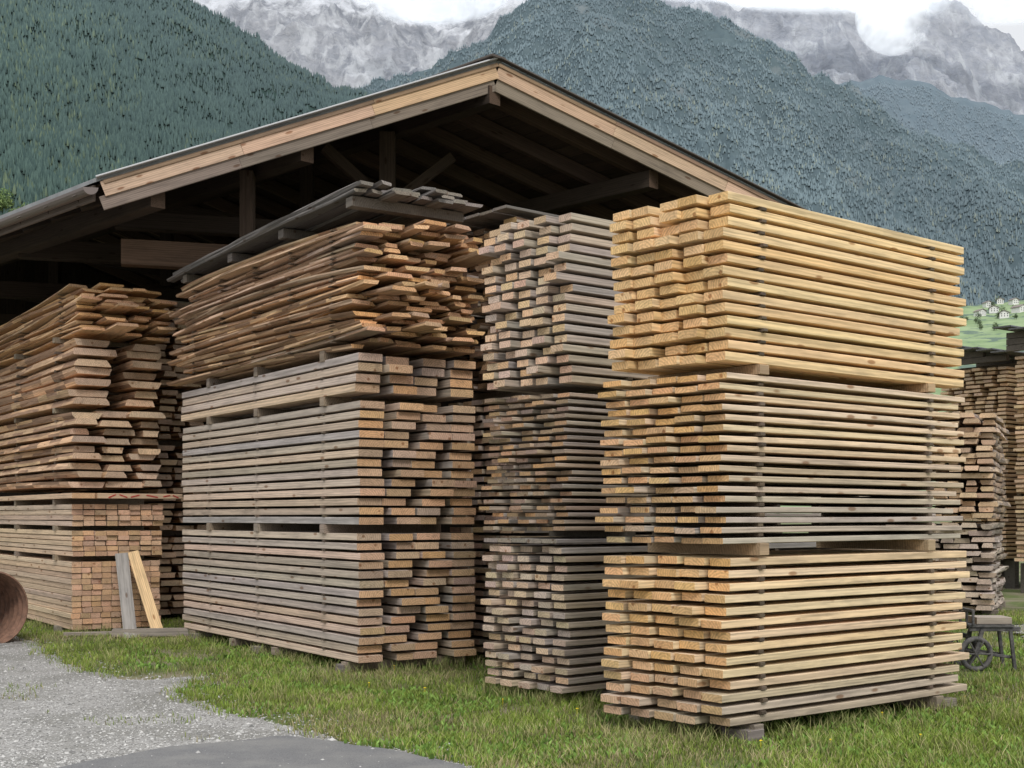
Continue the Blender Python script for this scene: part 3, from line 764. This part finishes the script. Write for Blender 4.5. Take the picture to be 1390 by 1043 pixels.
for k in range(22):
    y=R.uniform(8,13.5); x=R.uniform(-.2,.42)*y
    if inpoly(np.array([x]),np.array([y]),gpoly)[0]: continue
    z=R.uniform(.04,.08); rd=R.uniform(.008,.014); i=len(vs)
    vs.append((x,y,z+.008))
    for a in range(9): vs.append((x+rd*math.cos(a*.698),y+rd*math.sin(a*.698),z+.004*(a%2)))
    for a in range(9): fs.append((i,i+1+a,i+1+(a+1)%9))
    j=len(vs); vs+=[(x-.0015,y,0),(x+.0015,y,0),(x+.0015,y,z),(x-.0015,y,z)]; fs.append((j,j+1,j+2,j+3))
me=bpy.data.meshes.new('dandelions'); me.from_pydata(vs,[],fs); me.materials.append(mfw); COL.objects.link(bpy.data.objects.new('dandelions',me))
n=60000; Y=7.6+(NR.random(n)**1.6)*9; X=NR.uniform(-.46,.3,n)*Y
ing=inpoly(X,Y,gpoly); near=inpoly(X-.3,Y-.3,gpoly)&(~ing)
k=(ing&(~inpoly(X,Y,apoly)|(NR.random(n)<.03)))|(near&(NR.random(n)<.5)); X,Y=X[k],Y[k];n=len(X)
sz=NR.uniform(.004,.012,n)*(1+1.2*(NR.random(n)<.04))
ico=np.array([(1,0,0),(-1,0,0),(0,1,0),(0,-1,0),(0,0,1),(0,0,-1)],np.float32)
tri=np.array([(0,2,4),(2,1,4),(1,3,4),(3,0,4)],np.int32)
V=ico[None]*sz[:,None,None]*NR.uniform(.6,1.3,(n,6,3)); V[:,:,2]*=.65; V[:,:,0]+=X[:,None];V[:,:,1]+=Y[:,None];V[:,:,2]+=.006
f=(np.arange(n)[:,None,None]*6+tri[None]).reshape(-1,3)
me=bpy.data.meshes.new('gravel_stones'); me.vertices.add(n*6); me.vertices.foreach_set('co',V.astype(np.float32).ravel())
me.loops.add(f.size); me.loops.foreach_set('vertex_index',f.ravel().astype(np.int32)); me.polygons.add(len(f)); me.polygons.foreach_set('loop_start',np.arange(0,f.size,3,dtype=np.int32)); me.update()
at=me.attributes.new('Col','FLOAT_COLOR','POINT'); t=NR.uniform(.15,.55,(n,1)); c4=np.concatenate([t,t*.98,t*.94,np.ones((n,1))],1).astype(np.float32); at.data.foreach_set('color',np.repeat(c4,6,axis=0).ravel())
mp,nt,b=diffmat('pebble'); ca=N(nt,'ShaderNodeAttribute',attribute_name='Col'); nt.links.new(ca.outputs['Color'],b.inputs['Color'])
me.materials.append(mp); COL.objects.link(bpy.data.objects.new('gravel_stones',me))

# ------------------------------------------------------------ rusty corrugated pipe at left
mru,nt,b=newmat('rusty_steel'); oc=objco(nt)
nt.links.new(ramp(nt,noise(nt,oc,9,6,.7),[(.3,(.13,.08,.06)),(.6,(.28,.16,.11)),(.75,(.32,.25,.21))]),b.inputs['Base Color']); b.inputs['Roughness'].default_value=.75
vs=[];fs=[];K=40;NL=60
ax=unit(-.75,.66); sd=Vector((ax.y,-ax.x,0)); o=Vector((-6.44,16.0,.44))
for i in range(NL):
    rad=.46+.016*math.sin(i*2*math.pi/5)
    for rr in (rad,rad-.012):
        for j in range(K):
            a=2*math.pi*j/K; p=o+ax*(i*.022)+sd*(math.cos(a)*rr)+Vector((0,0,math.sin(a)*rr)); vs.append(tuple(p))
for i in range(NL-1):
    for j in range(K):
        j2=(j+1)%K; a=i*2*K;c_=(i+1)*2*K
        fs.append((a+j,a+j2,c_+j2,c_+j)); fs.append((a+K+j2,a+K+j,c_+K+j,c_+K+j2))
for j in range(K):
    j2=(j+1)%K; fs.append((j2,j,K+j,K+j2)); e=(NL-1)*2*K; fs.append((e+j,e+j2,e+K+j2,e+K+j))
me=bpy.data.meshes.new('corrugated_pipe'); me.from_pydata(vs,[],fs); me.materials.append(mru)
for p in me.polygons: p.use_smooth=True
COL.objects.link(bpy.data.objects.new('corrugated_pipe',me))

# ------------------------------------------------------------ small metal hand cart at right
st=bpy.data.objects.new('hand_cart',None); COL.objects.link(st)
miron,nt,b=newmat('weathered_iron'); oc=objco(nt)
nt.links.new(ramp(nt,noise(nt,oc,20,5),[(.35,(.05,.05,.052)),(.7,(.15,.14,.135))]),b.inputs['Base Color']); b.inputs['Roughness'].default_value=.6
mb=MB(); c=(.05,.05,.05); bx,by=4.93,13.4
for dx,dy in ((.19,-.12),(.19,.2)):
    mb.beam((bx+dx*1.25,by+dy,0),(bx+dx,by+dy,.42),.035,.035,c,up=(0,1,0))
for dy in (-.12,.2):
    mb.beam((bx-.17,by+dy,.18),(bx-.1,by+dy,.43),.04,.04,c,up=(0,1,0))
    mb.beam((bx-.22,by+dy,.43),(bx+.30,by+dy,.43),.045,.045,c); mb.beam((bx-.15,by+dy,.19),(bx+.22,by+dy,.14),.03,.03,c)
mb.beam((bx-.17,by-.2,.18),(bx-.17,by+.28,.18),.03,.03,c)
mb.beam((bx,by-.16,.465),(bx,by+.26,.465),.46,.025,c)
for k in range(3): mb.beam((bx-.2+.0,by-.15+.19*k,.48),(bx-.2,by-.15+.19*k,.62),.025,.025,c,up=(0,1,0))
mb.beam((bx-.2,by-.18,.62),(bx-.2,by+.26,.62),.03,.03,c)
mb.build('frame',miron,st)
mb=MB()
mb.board((bx-.14,by-.12,.48),Vector((1,0,0)),Vector((0,1,0)),.36,.3,.07,(.34,.29,.24),(.38,.3,.22)); mb.build('timber_offcuts',None,st)
for dy in (-.17,.25):
    bpy.ops.mesh.primitive_torus_add(major_radius=.155,minor_radius=.026,location=(bx-.17,by+dy,.18),rotation=(math.pi/2,0,0.1)); o=bpy.context.object; o.name='wheel'; o.data.materials.append(miron); o.parent=st
    mb=MB()
    for a in range(3):
        dx=.15*math.cos(a*1.047); dz=.15*math.sin(a*1.047)
        mb.beam((bx-.17-dx,by+dy,.18-dz),(bx-.17+dx,by+dy,.18+dz),.015,.015,c,up=(.0,1,.0))
    mb.build('spokes',miron,st)

# ------------------------------------------------------------ light, sky, camera
w=bpy.data.worlds.new('World'); scene.world=w; w.use_nodes=True; nt=w.node_tree; nt.nodes.clear()
out=nt.nodes.new('ShaderNodeOutputWorld'); bg=nt.nodes.new('ShaderNodeBackground'); nt.links.new(bg.outputs[0],out.inputs[0])
sky=nt.nodes.new('ShaderNodeTexSky'); sky.sky_type='NISHITA'; sky.sun_disc=False
az_deg=168; el=46
sky.sun_elevation=math.radians(el); sky.sun_rotation=math.radians(az_deg)
tc=nt.nodes.new('ShaderNodeTexCoord')
nz=noise(nt,mapping(nt,tc.outputs['Generated'],(1,1,2.5)),3.0,5,.6,.4)
cl=ramp(nt,nz,[(.3,(.88,.90,.93)),(.7,(1.0,1.0,1.0))])
sx=nt.nodes.new('ShaderNodeSeparateXYZ'); nt.links.new(tc.outputs['Generated'],sx.inputs[0])
zr=nt.nodes.new('ShaderNodeMapRange'); zr.inputs['From Min'].default_value=.38; zr.inputs['From Max'].default_value=.9; zr.inputs['To Min'].default_value=6.3; zr.inputs['To Max'].default_value=14.0
nt.links.new(sx.outputs['Z'],zr.inputs['Value'])
vm=nt.nodes.new('ShaderNodeVectorMath'); vm.operation='SCALE'; nt.links.new(cl,vm.inputs[0]); nt.links.new(zr.outputs[0],vm.inputs['Scale'])
bg.inputs[1].default_value=.15
nt.links.new(mix(nt,sky.outputs[0],vm.outputs[0],.88),bg.inputs[0])
sl=bpy.data.lights.new('sun','SUN'); sl.energy=1.5; sl.angle=math.radians(14); sl.color=(1,.96,.9)
so=bpy.data.objects.new('sun',sl); COL.objects.link(so)
a=math.radians(az_deg); d=Vector((math.sin(a)*math.cos(math.radians(el)),math.cos(a)*math.cos(math.radians(el)),math.sin(math.radians(el))))
so.rotation_euler=d.to_track_quat('Z','Y').to_euler(); so.location=(0,0,50)
cam=bpy.data.cameras.new('camera'); co=bpy.data.objects.new('camera',cam); COL.objects.link(co)
co.location=(0,0,1.6); co.rotation_euler=(math.radians(90),0,0)
cam.sensor_width=36; cam.lens=36*1750/1390; cam.shift_y=(700-521.5)/1390; cam.clip_end=40000
scene.camera=co
